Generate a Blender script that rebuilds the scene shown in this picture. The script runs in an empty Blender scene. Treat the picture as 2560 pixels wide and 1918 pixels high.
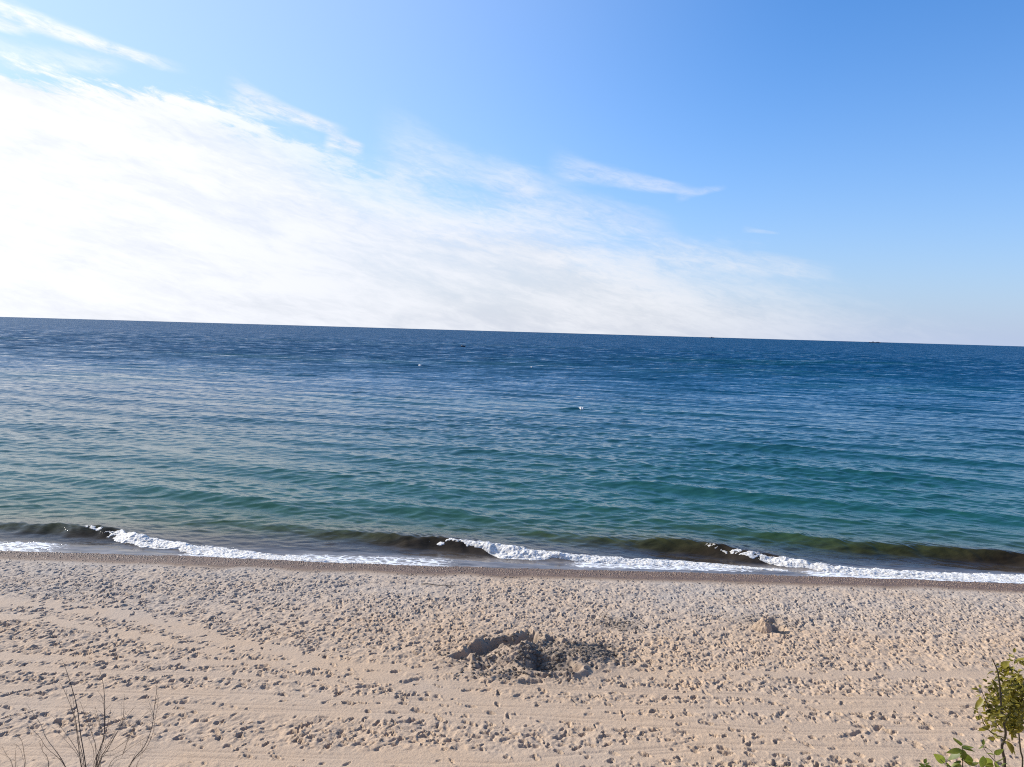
import bpy, math, random
import numpy as np
from mathutils import Vector, Matrix

R = math.radians
scene = bpy.context.scene
COL = scene.collection

# ------------------------------------------------------------------ camera
FOV, PITCH, ROLL, EYE = 68.0, 3.92, 1.657, 10.0
cam_d = bpy.data.cameras.new('camera')
cam = bpy.data.objects.new('camera', cam_d)
COL.objects.link(cam)
cam_d.sensor_fit = 'HORIZONTAL'
cam_d.angle = R(FOV)
cam_d.clip_start = 0.05
cam_d.clip_end = 120000
CAM_M = Matrix.Translation((0, 0, EYE)) @ Matrix.Rotation(R(90 - PITCH), 4, 'X') @ Matrix.Rotation(R(ROLL), 4, 'Z')
cam.matrix_world = CAM_M
scene.camera = cam

# ------------------------------------------------------------------ light and exposure
SUN_AZ, SUN_EL = -64.0, 30.0          # degrees, azimuth from the view direction (+Y), left is negative
SKY_STRENGTH = 0.10
EXPOSURE = 0.58
scene.view_settings.view_transform = 'Standard'
scene.view_settings.look = 'None'
scene.view_settings.exposure = EXPOSURE
scene.view_settings.gamma = 1.0
scene.view_settings.use_curve_mapping = False
scene.cycles.use_denoising = False
scene.cycles.filter_width = 1.1

sun_d = bpy.data.lights.new('sun', 'SUN')
sun_d.energy = 4.7
sun_d.angle = R(0.5)
sun_d.color = (1.0, 0.94, 0.85)
sun = bpy.data.objects.new('sun', sun_d)
COL.objects.link(sun)
S = Vector((math.sin(R(SUN_AZ)) * math.cos(R(SUN_EL)), math.cos(R(SUN_AZ)) * math.cos(R(SUN_EL)), math.sin(R(SUN_EL))))
sun.rotation_euler = S.to_track_quat('Z', 'Y').to_euler()


class Ex:
    """A node socket with arithmetic, so that shader maths can be written as formulas."""
    def __init__(self, nt, s): self.nt, self.s = nt, s
    def _m(self, op, *a):
        n = self.nt.nodes.new('ShaderNodeMath'); n.operation = op
        for i, v in enumerate(a):
            if isinstance(v, Ex): self.nt.links.new(v.s, n.inputs[i])
            else: n.inputs[i].default_value = v
        return Ex(self.nt, n.outputs[0])
    def __add__(self, o): return self._m('ADD', self, o)
    __radd__ = __add__
    def __sub__(self, o): return self._m('SUBTRACT', self, o)
    def __rsub__(self, o): return self._m('SUBTRACT', o, self)
    def __mul__(self, o): return self._m('MULTIPLY', self, o)
    __rmul__ = __mul__
    def __truediv__(self, o): return self._m('DIVIDE', self, o)
    def __pow__(self, o): return self._m('POWER', self, o)
    def __neg__(self): return self * -1.0
    def exp(self): return self._m('EXPONENT', self)
    def abs(self): return self._m('ABSOLUTE', self)
    def max(self, o): return self._m('MAXIMUM', self, o)
    def min(self, o): return self._m('MINIMUM', self, o)
    def clamp(self): return self.max(0.0).min(1.0)
    def step(self, a, b):
        n = self.nt.nodes.new('ShaderNodeMapRange'); n.interpolation_type = 'SMOOTHSTEP'
        self.nt.links.new(self.s, n.inputs[0])
        for i, v in ((1, a), (2, b)): n.inputs[i].default_value = v
        n.inputs[3].default_value, n.inputs[4].default_value = 0.0, 1.0
        return Ex(self.nt, n.outputs[0])


def comb(nt, x, y, z):
    n = nt.nodes.new('ShaderNodeCombineXYZ')
    for i, v in enumerate((x, y, z)):
        if isinstance(v, Ex): nt.links.new(v.s, n.inputs[i])
        else: n.inputs[i].default_value = v
    return n.outputs[0]


def noise(nt, vec, scale, detail=4.0, rough=0.5, dist=0.0, out='Fac'):
    n = nt.nodes.new('ShaderNodeTexNoise')
    n.inputs['Scale'].default_value = scale
    n.inputs['Detail'].default_value = detail
    n.inputs['Roughness'].default_value = rough
    n.inputs['Distortion'].default_value = dist
    nt.links.new(vec, n.inputs['Vector'])
    o = [s for s in n.outputs if s.name.startswith(out)][0]
    return Ex(nt, o) if out == 'Fac' else o


def mixc(nt, fac, a, b, mode='MIX'):
    n = nt.nodes.new('ShaderNodeMix'); n.data_type = 'RGBA'; n.blend_type = mode
    ins = [s for s in n.inputs if s.type == 'RGBA']
    f = n.inputs[0]
    if isinstance(fac, Ex): nt.links.new(fac.s, f)
    else: f.default_value = fac
    for s, v in zip(ins, (a, b)):
        if isinstance(v, (tuple, list)): s.default_value = (*v, 1.0)
        else: nt.links.new(v, s)
    return [s for s in n.outputs if s.type == 'RGBA'][0]


# ------------------------------------------------------------------ sky
world = bpy.data.worlds.new('World')
scene.world = world
world.use_nodes = True
nt = world.node_tree
nt.nodes.clear()
w_out = nt.nodes.new('ShaderNodeOutputWorld')
w_bg = nt.nodes.new('ShaderNodeBackground')
w_bg.inputs[1].default_value = SKY_STRENGTH
nt.links.new(w_bg.outputs[0], w_out.inputs[0])
sky = nt.nodes.new('ShaderNodeTexSky')
sky.sky_type = 'NISHITA'
sky.sun_disc = False
sky.sun_elevation = R(SUN_EL)
sky.sun_rotation = R(SUN_AZ)
sky.air_density = 1.0
sky.dust_density = 0.9
sky.ozone_density = 2.2
tc = nt.nodes.new('ShaderNodeTexCoord')
sep = nt.nodes.new('ShaderNodeSeparateXYZ')
nt.links.new(tc.outputs['Generated'], sep.inputs[0])
dx, dy, dz = (Ex(nt, o) for o in sep.outputs)
az = dx._m('ARCTAN2', dx, dy) * (180 / math.pi)
el = dz._m('ARCSINE', dz.max(-1.0).min(1.0)) * (180 / math.pi)
# angle to the sun (clouds shine brighter round it)
cs = (dx * S.x + dy * S.y + dz * S.z).max(0.0)
glow = cs ** 3.0
# streaky coordinates: u runs along the cloud bank (down to the right), v across it
th = R(-13)
u = az * math.cos(th) + el * math.sin(th)
v = el * math.cos(th) - az * math.sin(th)
n_big = noise(nt, comb(nt, u * 0.045, v * 0.16, 1.7), 1.0, 6.0, 0.55, 0.6)
n_mid = noise(nt, comb(nt, u * 0.14, v * 0.52, 5.1), 1.0, 7.0, 0.6, 0.5)
n_fine = noise(nt, comb(nt, u * 0.6, v * 2.2, 9.3), 1.0, 9.0, 0.68, 0.5)
# upper edge of the bank as elevation over azimuth
EDGE = [(-60, 17.0), (-45, 15.9), (-33.8, 15.1), (-26.2, 15.0), (-20.4, 14.4), (-16, 13.0), (-13.5, 11.9), (-8.5, 10.9), (-4, 10.5),
        (2.2, 9.4), (5.7, 8.1), (13, 6.0), (20.7, 4.2), (28, 1.5), (40, -3.0), (60, -8)]
fc = nt.nodes.new('ShaderNodeFloatCurve')
cur = fc.mapping.curves[0]
for i, (a, e) in enumerate(EDGE):
    p = ((a + 60) / 120, (e + 10) / 40)
    if i < 2: cur.points[i].location = p
    else: cur.points.new(*p)
fc.mapping.update()
t_az = ((az + 60.0) * (1 / 120)).clamp()
nt.links.new(t_az.s, fc.inputs['Value'])
edge = Ex(nt, fc.outputs[0]) * 40.0 - 10.0
rise = edge - el + (n_mid - 0.5) * 5.0 + (n_fine - 0.5) * 3.6
soft_l = (az * -1.0).step(2.0, 28.0)                # crisp to the left, veil to the right
m_crisp = rise.step(-0.25, 1.1)
m_soft = rise.step(-1.4, 4.4)
bank = m_crisp * soft_l + m_soft * (1.0 - soft_l) * 0.92
thin = (n_big * 0.45 + n_mid * 0.33 + n_fine * 0.22).step(0.36, 0.58)
bank = bank * (1.0 - (0.10 + 0.17 * az.step(-30.0, -6.0)) * (1.0 - thin))
bank = bank * (1.0 - 0.75 * az.step(8.0, 30.0))


def wisp(a0, e0, a1, e1, half, strength, tear=0.5):
    ca, ce = (a0 + a1) / 2, (e0 + e1) / 2
    L = math.hypot(a1 - a0, e1 - e0) / 2
    c, s = (a1 - a0) / (2 * L), (e1 - e0) / (2 * L)
    uu = ((az - ca) * c + (el - ce) * s) / L
    vv = ((el - ce) * c - (az - ca) * s) / half
    vv = vv + (n_mid - 0.5) * 2.0
    along = 1.0 - uu.abs().step(0.55, 1.05)
    across = 1.0 - (vv.abs() * (0.8 + 0.45 * uu.max(-1.0).min(1.0))).step(0.2, 1.1)
    tearing = (n_fine * 0.65 + n_mid * 0.35).step(0.5 - tear * 0.3, 0.5 + tear * 0.2)
    return along * across * (0.2 + 0.8 * tearing) * strength


ws = [wisp(-40.0, 18.9, -23.2, 16.5, 0.55, 0.9), wisp(-37.0, 17.6, -32.2, 17.1, 0.4, 0.7),
      wisp(-21.0, 15.5, -12.4, 13.7, 0.62, 0.8), wisp(-14.2, 13.2, -11.2, 12.7, 0.5, 0.75),
      wisp(2.0, 12.2, 13.0, 10.5, 0.62, 0.48, 0.7), wisp(11.5, 10.2, 15.2, 10.6, 0.3, 0.3),
      wisp(16.3, 7.75, 19.0, 7.4, 0.13, 0.25), wisp(-11.0, 12.9, 3.0, 10.6, 1.5, 0.42, 0.8),
      wisp(8.0, 6.6, 23.0, 4.6, 0.9, 0.42, 0.8), wisp(-3.0, 10.8, 12.0, 7.6, 1.3, 0.4, 0.8), wisp(-36.0, 15.4, -26.6, 16.2, 0.8, 0.4)]
cover = 1.0 - bank
for w in ws: cover = cover * (1.0 - w)
# thin high veil near the sun, and the pale band of haze low over the sea
veil = cs.step(0.22, 1.05) * 0.68
cover = (1.0 - cover).clamp()
haze_low = ((el.max(0.0) * -0.115).exp()) * 0.90
tint = mixc(nt, 1.0, sky.outputs[0], (0.74, 0.985, 1.30), 'MULTIPLY')
hs = nt.nodes.new('ShaderNodeHueSaturation')
hs.inputs['Saturation'].default_value = 1.14
hs.inputs['Value'].default_value = 1.11
nt.links.new(tint, hs.inputs['Color'])
hz_b = 4.2 + 2.6 * glow
hz = nt.nodes.new('ShaderNodeVectorMath'); hz.operation = 'SCALE'
hz.inputs[0].default_value = (0.82, 0.97, 1.33)
nt.links.new(hz_b.s, hz.inputs['Scale'])
base_sky = mixc(nt, haze_low, hs.outputs[0], hz.outputs[0])
base_sky = mixc(nt, veil, base_sky, (4.5, 5.45, 7.1))
bright = (5.7 + 2.5 * glow) * (0.88 + 0.16 * thin)
cl = nt.nodes.new('ShaderNodeVectorMath'); cl.operation = 'SCALE'
cl.inputs[0].default_value = (0.98, 1.0, 1.06)
nt.links.new(bright.s, cl.inputs['Scale'])
full = mixc(nt, cover, base_sky, cl.outputs[0])
nt.links.new(full, w_bg.inputs[0])

# ------------------------------------------------------------------ helpers
rng = np.random.default_rng(7)
TAB = rng.random((8, 256, 256)).astype(np.float32)


def vnoise(x, y, seed=0):
    t = TAB[seed % 8]
    xf, yf = np.floor(x), np.floor(y)
    fx, fy = (x - xf).astype(np.float32), (y - yf).astype(np.float32)
    xi, yi = (xf.astype(np.int64) + 37 * seed) & 255, (yf.astype(np.int64) + 91 * seed) & 255
    x1, y1 = (xi + 1) & 255, (yi + 1) & 255
    fx = fx * fx * fx * (fx * (fx * 6 - 15) + 10); fy = fy * fy * fy * (fy * (fy * 6 - 15) + 10)
    a = t[xi, yi] * (1 - fx) + t[x1, yi] * fx
    b = t[xi, y1] * (1 - fx) + t[x1, y1] * fx
    return (a * (1 - fy) + b * fy) * 2 - 1


def fbm(x, y, octs=4, seed=0, gain=0.5):
    s, a, n = 0, 1.0, 0.0
    for o in range(octs):
        s = s + a * vnoise(x * 2.03 ** o, y * 2.03 ** o, seed + o); n += a; a *= gain
    return s / n


def sstep(a, b, x):
    t = np.clip((x - a) / (b - a), 0, 1)
    return t * t * (3 - 2 * t)


def grid_mesh(name, X, Y, Z, attrs=None, mat=None, smooth=True):
    nr, nc = X.shape
    me = bpy.data.meshes.new(name)
    co = np.stack([X, Y, Z], -1).reshape(-1, 3).astype(np.float32)
    me.vertices.add(len(co)); me.vertices.foreach_set('co', co.ravel())
    i = (np.arange(nr - 1)[:, None] * nc + np.arange(nc - 1)[None, :]).ravel()
    q = np.stack([i, i + 1, i + nc + 1, i + nc], -1).astype(np.int32)
    me.loops.add(q.size); me.loops.foreach_set('vertex_index', q.ravel())
    me.polygons.add(len(q)); me.polygons.foreach_set('loop_start', np.arange(0, q.size, 4, dtype=np.int32))
    me.polygons.foreach_set('use_smooth', np.full(len(q), smooth))
    me.update()
    for k, a in (attrs or {}).items():
        if a.ndim == 3:
            at = me.attributes.new(k, 'FLOAT_COLOR', 'POINT')
            c = np.ones((len(co), 4), np.float32); c[:, :3] = a.reshape(-1, 3)
            at.data.foreach_set('color', c.ravel())
        else:
            at = me.attributes.new(k, 'FLOAT', 'POINT')
            at.data.foreach_set('value', a.astype(np.float32).ravel())
    if mat: me.materials.append(mat)
    o = bpy.data.objects.new(name, me); COL.objects.link(o)
    return o


class MB:
    def __init__(self): self.v, self.f = [], []
    def add(self, vs, fs):
        b = len(self.v); self.v += [tuple(p) for p in vs]; self.f += [tuple(i + b for i in q) for q in fs]
    def tube(self, pts, r0, r1, n=6, tip=True):
        pts = [Vector(p) for p in pts]; m = len(pts)
        vs, fs = [], []
        for i, p in enumerate(pts):
            t = (pts[min(i + 1, m - 1)] - pts[max(i - 1, 0)]).normalized()
            a = t.orthogonal().normalized() if abs(t.z) > 0.99 else t.cross(Vector((0, 0, 1))).normalized()
            b = t.cross(a); r = r0 + (r1 - r0) * i / (m - 1)
            for k in range(n):
                g = 2 * math.pi * k / n
                vs.append(p + (a * math.cos(g) + b * math.sin(g)) * r)
        for i in range(m - 1):
            for k in range(n):
                k2 = (k + 1) % n
                fs.append((i * n + k, i * n + k2, (i + 1) * n + k2, (i + 1) * n + k))
        fs.append(tuple(range(n))[::-1]); fs.append(tuple((m - 1) * n + k for k in range(n)))
        self.add(vs, fs)
    def box(self, c, s, rz=0.0):
        c = Vector(c); M = Matrix.Rotation(rz, 3, 'Z')
        vs = [c + M @ Vector((sx * s[0] / 2, sy * s[1] / 2, sz * s[2] / 2)) for sx in (-1, 1) for sy in (-1, 1) for sz in (-1, 1)]
        self.add(vs, [(0, 1, 3, 2), (4, 6, 7, 5), (0, 4, 5, 1), (2, 3, 7, 6), (0, 2, 6, 4), (1, 5, 7, 3)])
    def leaf(self, p, d, nrm, L, W, fold=0.35, curl=0.3, seg=5):
        d = Vector(d).normalized(); nrm = Vector(nrm); nrm = (nrm - d * nrm.dot(d)).normalized(); s = d.cross(nrm)
        vs, fs = [], []
        for i in range(seg + 1):
            t = i / seg
            w = W * 0.5 * max(0.04, math.sin(math.pi * min(1, t ** 0.75 * 1.0)) ** 0.9)
            c = Vector(p) + d * (L * t) - nrm * (curl * L * t * t)
            up = nrm * (w * fold)
            vs += [c - s * w + up, c, c + s * w + up]
        for i in range(seg):
            a = i * 3
            fs += [(a, a + 1, a + 4, a + 3), (a + 1, a + 2, a + 5, a + 4)]
        self.add(vs, fs)
    def build(self, name, mat, parent=None, smooth=True):
        me = bpy.data.meshes.new(name)
        me.from_pydata(self.v, [], self.f)
        me.materials.append(mat)
        if smooth: me.polygons.foreach_set('use_smooth', np.full(len(me.polygons), True))
        o = bpy.data.objects.new(name, me); COL.objects.link(o)
        if parent:
            o.parent = parent
            o.matrix_parent_inverse = parent.matrix_world.inverted()
        return o


def tag(o, label=None, cat=None, group=None, kind=None):
    if label: o['label'] = label
    if cat: o['category'] = cat
    if group: o['group'] = group
    if kind: o['kind'] = kind
    return o


def empty(name, loc, label, cat, group=None):
    o = bpy.data.objects.new(name, None); COL.objects.link(o)
    o.empty_display_size = 0.1
    o.location = loc; o.matrix_world = Matrix.Translation(loc)
    return tag(o, label, cat, group)


def material(name):
    m = bpy.data.materials.new(name); m.use_nodes = True
    t = m.node_tree
    b = [n for n in t.nodes if n.type == 'BSDF_PRINCIPLED'][0]
    return m, t, b


def attr(t, name, out='Fac'):
    n = t.nodes.new('ShaderNodeAttribute'); n.attribute_name = name
    return Ex(t, n.outputs['Fac']) if out == 'Fac' else n.outputs['Color']


def geo_pos(t):
    return t.nodes.new('ShaderNodeNewGeometry').outputs['Position']


def bump(t, b, h, dist, strength=1.0):
    n = t.nodes.new('ShaderNodeBump')
    n.inputs['Distance'].default_value = dist; n.inputs['Strength'].default_value = strength
    t.links.new(h.s, n.inputs['Height']); t.links.new(n.outputs[0], b.inputs['Normal'])


# ------------------------------------------------------------------ materials of the setting
def sand_material(name):
    m, t, b = material(name)
    p = geo_pos(t)
    n1 = noise(t, p, 0.35, 5, 0.6); n2 = noise(t, p, 2.3, 5, 0.6); n3 = noise(t, p, 55, 3, 0.7); n4 = noise(t, p, 14, 4, 0.65)
    wet, grey, coarse = attr(t, 'wet'), attr(t, 'grey'), attr(t, 'coarse')
    c = mixc(t, n1.step(0.35, 0.68), (0.432, 0.310, 0.208), (0.400, 0.298, 0.212))
    c = mixc(t, (grey * (0.6 + 0.6 * n2)).clamp(), c, (0.345, 0.31, 0.275))
    c = mixc(t, n4.step(0.42, 0.75) * 0.35, c, (0.33, 0.26, 0.20))
    c = mixc(t, n3.step(0.55, 0.8) * (0.25 + 0.4 * coarse), c, (0.20, 0.165, 0.14))
    c = mixc(t, n3.step(0.45, 0.2) * 0.3, c, (0.62, 0.53, 0.44))
    cw = mixc(t, n2.step(0.35, 0.65), (0.105, 0.062, 0.038), (0.16, 0.098, 0.062))
    cw = mixc(t, n4.step(0.5, 0.7) * 0.7, cw, (0.085, 0.062, 0.05))
    c = mixc(t, wet.clamp(), c, cw)
    dug_shade = attr(t, 'dark')  # dark tone of dug sand, with shade of hollow and mounds painted in
    c = mixc(t, (dug_shade * (0.45 + 0.9 * n4)).clamp(), c, (0.085, 0.076, 0.068))
    t.links.new(c, b.inputs['Base Color'])
    r = 0.95 - 0.42 * wet.step(0.75, 1.0)
    t.links.new(r.s, b.inputs['Roughness'])
    b.inputs['Specular IOR Level'].default_value = 0.3
    h = n3 * 0.35 + n4 * 1.0
    bump(t, b, h, 0.022, 0.9)
    return m


M_SAND = sand_material('beach_sand')


def water_material():
    m, t, b = material('sea_water')
    p = geo_pos(t)
    col = attr(t, 'body', 'Color')
    far = attr(t, 'far')
    lace = attr(t, 'lace')
    sp = t.nodes.new('ShaderNodeSeparateXYZ'); t.links.new(p, sp.inputs[0])
    x, y = Ex(t, sp.outputs[0]), Ex(t, sp.outputs[1])
    vor = t.nodes.new('ShaderNodeTexVoronoi'); vor.feature = 'DISTANCE_TO_EDGE'; vor.inputs['Scale'].default_value = 1.0
    wob = noise(t, p, 1.3, 4, 0.6, out='Color')
    wv = t.nodes.new('ShaderNodeVectorMath'); wv.operation = 'MULTIPLY_ADD'
    t.links.new(wob, wv.inputs[0]); wv.inputs[1].default_value = (1.6, 1.6, 0)
    t.links.new(comb(t, x * 2.2, y * 5.0, 0.0), wv.inputs[2])
    t.links.new(wv.outputs[0], vor.inputs['Vector'])
    cells = 1.0 - Ex(t, vor.outputs['Distance']).step(0.0, 0.22)
    n = noise(t, comb(t, x * 3.0, y * 9.0, 0.0), 1.0, 6, 0.7)
    fm = (cells * 0.5 + (n - 0.5) * 1.6 + lace * 1.7 - 0.78).step(0.0, 0.75) * lace.step(0.02, 0.2)
    c = mixc(t, fm, col, (0.74, 0.75, 0.76))
    t.links.new(c, b.inputs['Base Color'])
    r = 0.05 + far * 0.12 + fm * 0.5
    t.links.new(r.s, b.inputs['Roughness'])
    b.inputs['IOR'].default_value = 1.333
    b.inputs['Specular IOR Level'].default_value = 0.27
    # ripples finer than the mesh
    r1 = noise(t, comb(t, x * 3.2 + y * 0.8, y * 6.5 - x * 0.8, 0.0), 1.0, 4, 0.6, 0.4)
    r2 = noise(t, comb(t, x * 0.9 - y * 0.25, y * 1.9 + x * 0.2, 3.0), 1.0, 5, 0.6, 0.3)
    h = r1 * 0.009 * (1.0 - far) + r2 * 0.035 * (1.0 - far) 
    calm = attr(t, 'calm')
    bump(t, b, h * (1.0 - 0.8 * calm) + fm * 0.02, 1.0, 1.0)
    # wave slopes too far off for the mesh, straight from a noise so that distance does not smooth them away
    slp = noise(t, comb(t, x * 0.085 + y * 0.02, y * 0.21 - x * 0.02, 2.0), 1.0, 6, 0.86, 0.0, 'Color')
    ss = t.nodes.new('ShaderNodeSeparateColor'); t.links.new(slp, ss.inputs[0])
    w = attr(t, 'unmeshed')
    off = comb(t, (Ex(t, ss.outputs[0]) - 0.5) * 1.3 * w, (Ex(t, ss.outputs[1]) - 0.5) * 2.4 * w - 0.32 * w, 0.0)
    bn = b.inputs['Normal'].links[0].from_socket
    ad = t.nodes.new('ShaderNodeVectorMath'); ad.operation = 'ADD'; t.links.new(bn, ad.inputs[0]); t.links.new(off, ad.inputs[1])
    nm = t.nodes.new('ShaderNodeVectorMath'); nm.operation = 'NORMALIZE'; t.links.new(ad.outputs[0], nm.inputs[0])
    t.links.new(nm.outputs[0], b.inputs['Normal'])
    return m


M_SEA = water_material()


def foam_material():
    m, t, b = material('sea_foam')
    p = geo_pos(t)
    n = noise(t, p, 9, 6, 0.7); n2 = noise(t, p, 40, 4, 0.7)
    c = mixc(t, n.step(0.35, 0.62), (0.66, 0.61, 0.52), (0.90, 0.89, 0.86))
    t.links.new(c, b.inputs['Base Color'])
    b.inputs['Roughness'].default_value = 0.6
    b.inputs['Subsurface Weight'].default_value = 0.0
    bump(t, b, n * 0.7 + n2 * 0.4, 0.05, 1.0)
    tr = t.nodes.new('ShaderNodeBsdfTranslucent'); t.links.new(c, tr.inputs[0])
    mx = t.nodes.new('ShaderNodeMixShader'); mx.inputs[0].default_value = 0.15
    o = [k for k in t.nodes if k.type == 'OUTPUT_MATERIAL'][0]
    t.links.new(b.outputs[0], mx.inputs[1]); t.links.new(tr.outputs[0], mx.inputs[2]); t.links.new(mx.outputs[0], o.inputs[0])
    return m


M_FOAM = foam_material()

# ------------------------------------------------------------------ beach: one sheet from the bluff top down under the sea
WL_X = [-60, -30, -21.7, -17.8, -15, -12.4, -10.3, -6.9, -3.6, -0.3, 3, 7.4, 10.7, 12, 14.6, 17.2, 19.8, 21.8, 30, 60]
WL_Y = [31.9, 31.85, 31.84, 31.95, 31.83, 31.82, 31.71, 31.56, 31.49, 31.54, 31.63, 31.68, 31.72, 31.66, 31.59, 31.52, 31.46, 31.45, 31.5, 31.6]


def waterline(x):
    return np.interp(x, WL_X, WL_Y) + 0.10 * vnoise(x * 0.22, x * 0 + 1.3, 4) + 0.06 * vnoise(x * 0.7, x * 0 + 3.3, 1) + 0.02 * vnoise(x * 3, x * 0 + 8.3, 2)


def beach_profile(x, y):
    d = waterline(x) - y
    z = np.where(d < 0, np.maximum(0.085 * d, -4.0), np.where(d < 2, 0.085 * d, 0.17 + 0.028 * (d - 2)))
    t = np.clip((11.5 - y) / 10.7, 0, 1)
    return np.where(y < 14, np.minimum(z, 0.75) + 7.75 * t * t * (3 - 2 * t), z)


def dense_axis(a, b, f, lo, hi, grow=1.25):
    core = np.arange(a, b, f)
    out, s, p = [], f, core[-1]
    while p < hi: s *= grow; p += s; out.append(p)
    left, s, p = [], f, core[0]
    while p > lo: s *= grow; p -= s; left.append(p)
    return np.concatenate([left[::-1], core, out])


gx = dense_axis(-24.0, 24.0, 0.0225, -500, 500)
ry = [15.6]
while ry[-1] < 32.3: ry.append(ry[-1] + 0.03 + 0.013 * (ry[-1] - 15.6) / 15)
back, s, p = [], 0.03, ry[0]
while p > -300:
    s = min(s * 1.2, 0.45 if p > -1 else 40); p -= s; back.append(p)
fwd, s, p = [], 0.045, ry[-1]
while p < 140: s *= 1.25; p += s; fwd.append(p)
gy = np.array(back[::-1] + ry + fwd)
GX, GY = np.meshgrid(gx, gy)
GX, GY = GX.astype(np.float32), GY.astype(np.float32)
D = waterline(GX) - GY                                        # metres inland of the water's edge
dry = sstep(1.55, 2.15, D + 0.25 * fbm(GX * 0.5, GY * 0.5, 3, 2))
inv = sstep(12.0, 15.0, GY)                                   # footprints only on the flat beach


def line_mask(x, y, pts, w):
    yy = np.interp(x, [p[0] for p in pts], [p[1] for p in pts])
    return np.exp(-((y - yy + 0.12 * fbm(x * 0.6, x * 0 + w * 7, 3, 3)) / (1.35 * w)) ** 4)


TRACKS = [([(-40, 17.9), (-12.4, 18.12), (-5.6, 18.28), (0.2, 18.28), (7, 17.9), (13, 18.3), (40, 18.9)], 0.34),
          ([(-40, 19.4), (-12.4, 18.95), (-5.6, 18.95), (1, 18.8), (7, 19.0), (13, 19.5), (40, 20)], 0.20),
          ([(-40, 26.8), (-17.2, 25.3), (-12.9, 24.6), (-8.3, 22.5), (-5.1, 21.1), (-2, 19.6), (3, 17.6)], 0.35),
          ([(-40, 24.2), (-15, 23.9), (-9, 21.9), (-6, 20.0)], 0.22),
          ([(0, 16.0), (5, 17.0), (9, 17.05), (20, 16.9), (40, 17)], 0.38),
          ([(-40, 20.6), (0, 19.9), (9, 19.7), (40, 20.9)], 0.16), ([(4, 20.9), (14, 21.6), (40, 22.6)], 0.22)]


def smoothness(x, y):
    s = 0
    for pts, w in TRACKS: s = np.maximum(s, line_mask(x, y, pts, w) * (1.0 if pts[-1][0] > 30 else sstep(pts[-1][0] + 1, pts[-1][0] - 3, x)))
    return s


H = np.zeros_like(GX)
H += dry * inv * (0.035 * fbm(GX * 1.1, GY * 1.1, 3, 1) + 0.038 * fbm(GX * 4.2, GY * 4.2, 3, 3) + 0.015 * fbm(GX * 13, GY * 13, 2, 5))
H += (1 - dry) * inv * 0.006 * fbm(GX * 9, GY * 9, 3, 4)
SM = smoothness(GX, GY)
H *= 1 - 0.90 * SM * dry
for pts, w in TRACKS[:2] + TRACKS[4:6]:                                      # wheel ruts with ridged edges
    yy = np.interp(GX, [q[0] for q in pts], [q[1] for q in pts])
    for o in (-0.5, -0.2, 0.15, 0.45):
        H -= dry * inv * 0.020 * np.clip(0.5 + 1.6 * fbm(GX * 0.5, GY * 2 + o * 9, 3, 5), 0, 1) * np.exp(-(((GY - yy) / w - o) / 0.13) ** 2)

# footprints
PR = np.random.default_rng(21)
N = 27000
px_ = PR.uniform(-24, 24, N); py_ = 15.6 + (30.0 - 15.6) * PR.random(N)
ang = PR.normal(0.45, 0.7, N)
ln = PR.uniform(0.045, 0.12, N); wd = PR.uniform(0.020, 0.042, N)
dp = 0.028 + 0.075 * PR.random(N) ** 1.5
sm_p = smoothness(px_, py_)
patch = fbm(px_ * 0.28, py_ * 0.28, 3, 6)
keep = (PR.random(N) > sm_p * 0.97) & (PR.random(N) < 0.86 + 1.6 * patch)
# trails of single walkers
trail = []
for k in range(60):
    x0, y0 = PR.uniform(-24, 24), PR.uniform(15.6, 29.5)
    a = PR.choice([PR.normal(0.1, 0.25), PR.normal(math.pi / 2, 0.5), PR.normal(-0.4, 0.3)])
    for i in range(int(PR.uniform(12, 40))):
        x0 += 0.62 * math.cos(a); y0 += 0.62 * math.sin(a); a += PR.normal(0, 0.06)
        sd = 0.09 * (1 if i % 2 else -1)
        trail.append((x0 - sd * math.sin(a), y0 + sd * math.cos(a), a, 0.125, 0.05, PR.uniform(0.05, 0.09)))
P = list(zip(px_[keep], py_[keep], ang[keep], ln[keep], wd[keep], dp[keep])) + [q for q in trail if 15.6 < q[1] < 29.6 and abs(q[0]) < 24]
for k in range(70):                                             # longer scuffs and dragged heels
    P.append((PR.uniform(-23, 23), PR.uniform(16, 28.5), PR.normal(0.2, 0.5), PR.uniform(0.22, 0.5), PR.uniform(0.05, 0.10), PR.uniform(0.03, 0.075)))
WOB = fbm(GX * 9, GY * 9, 2, 6).astype(np.float32)
for (cx, cy, a, L, Wd, dep) in P:
    near = 1.0 if cy < 27 else max(0.45, 1 - (cy - 27) / 4)
    dep *= near
    r = L * 1.9
    i0, i1 = np.searchsorted(gx, cx - r), np.searchsorted(gx, cx + r)
    j0, j1 = np.searchsorted(gy, cy - r), np.searchsorted(gy, cy + r)
    if i1 - i0 < 3 or j1 - j0 < 3: continue
    X, Y = GX[j0:j1, i0:i1] - cx, GY[j0:j1, i0:i1] - cy
    c, s = math.cos(a), math.sin(a)
    uu, vv = (X * c + Y * s) / L, (Y * c - X * s) / Wd
    vv = vv * (1 + 0.25 * uu)
    q = np.sqrt(uu * uu + vv * vv) + 1.1 * WOB[j0:j1, i0:i1]
    H[j0:j1, i0:i1] += -dep * (1 - sstep(0.45, 1.1, q)) * (0.8 + 0.25 * uu) + dep * 0.28 * np.exp(-((q - 1.32) / 0.28) ** 2) * (0.6 + 0.5 * vv)
H = np.where(inv * dry > 0, np.clip(H, -0.16, 0.10), H)

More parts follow.
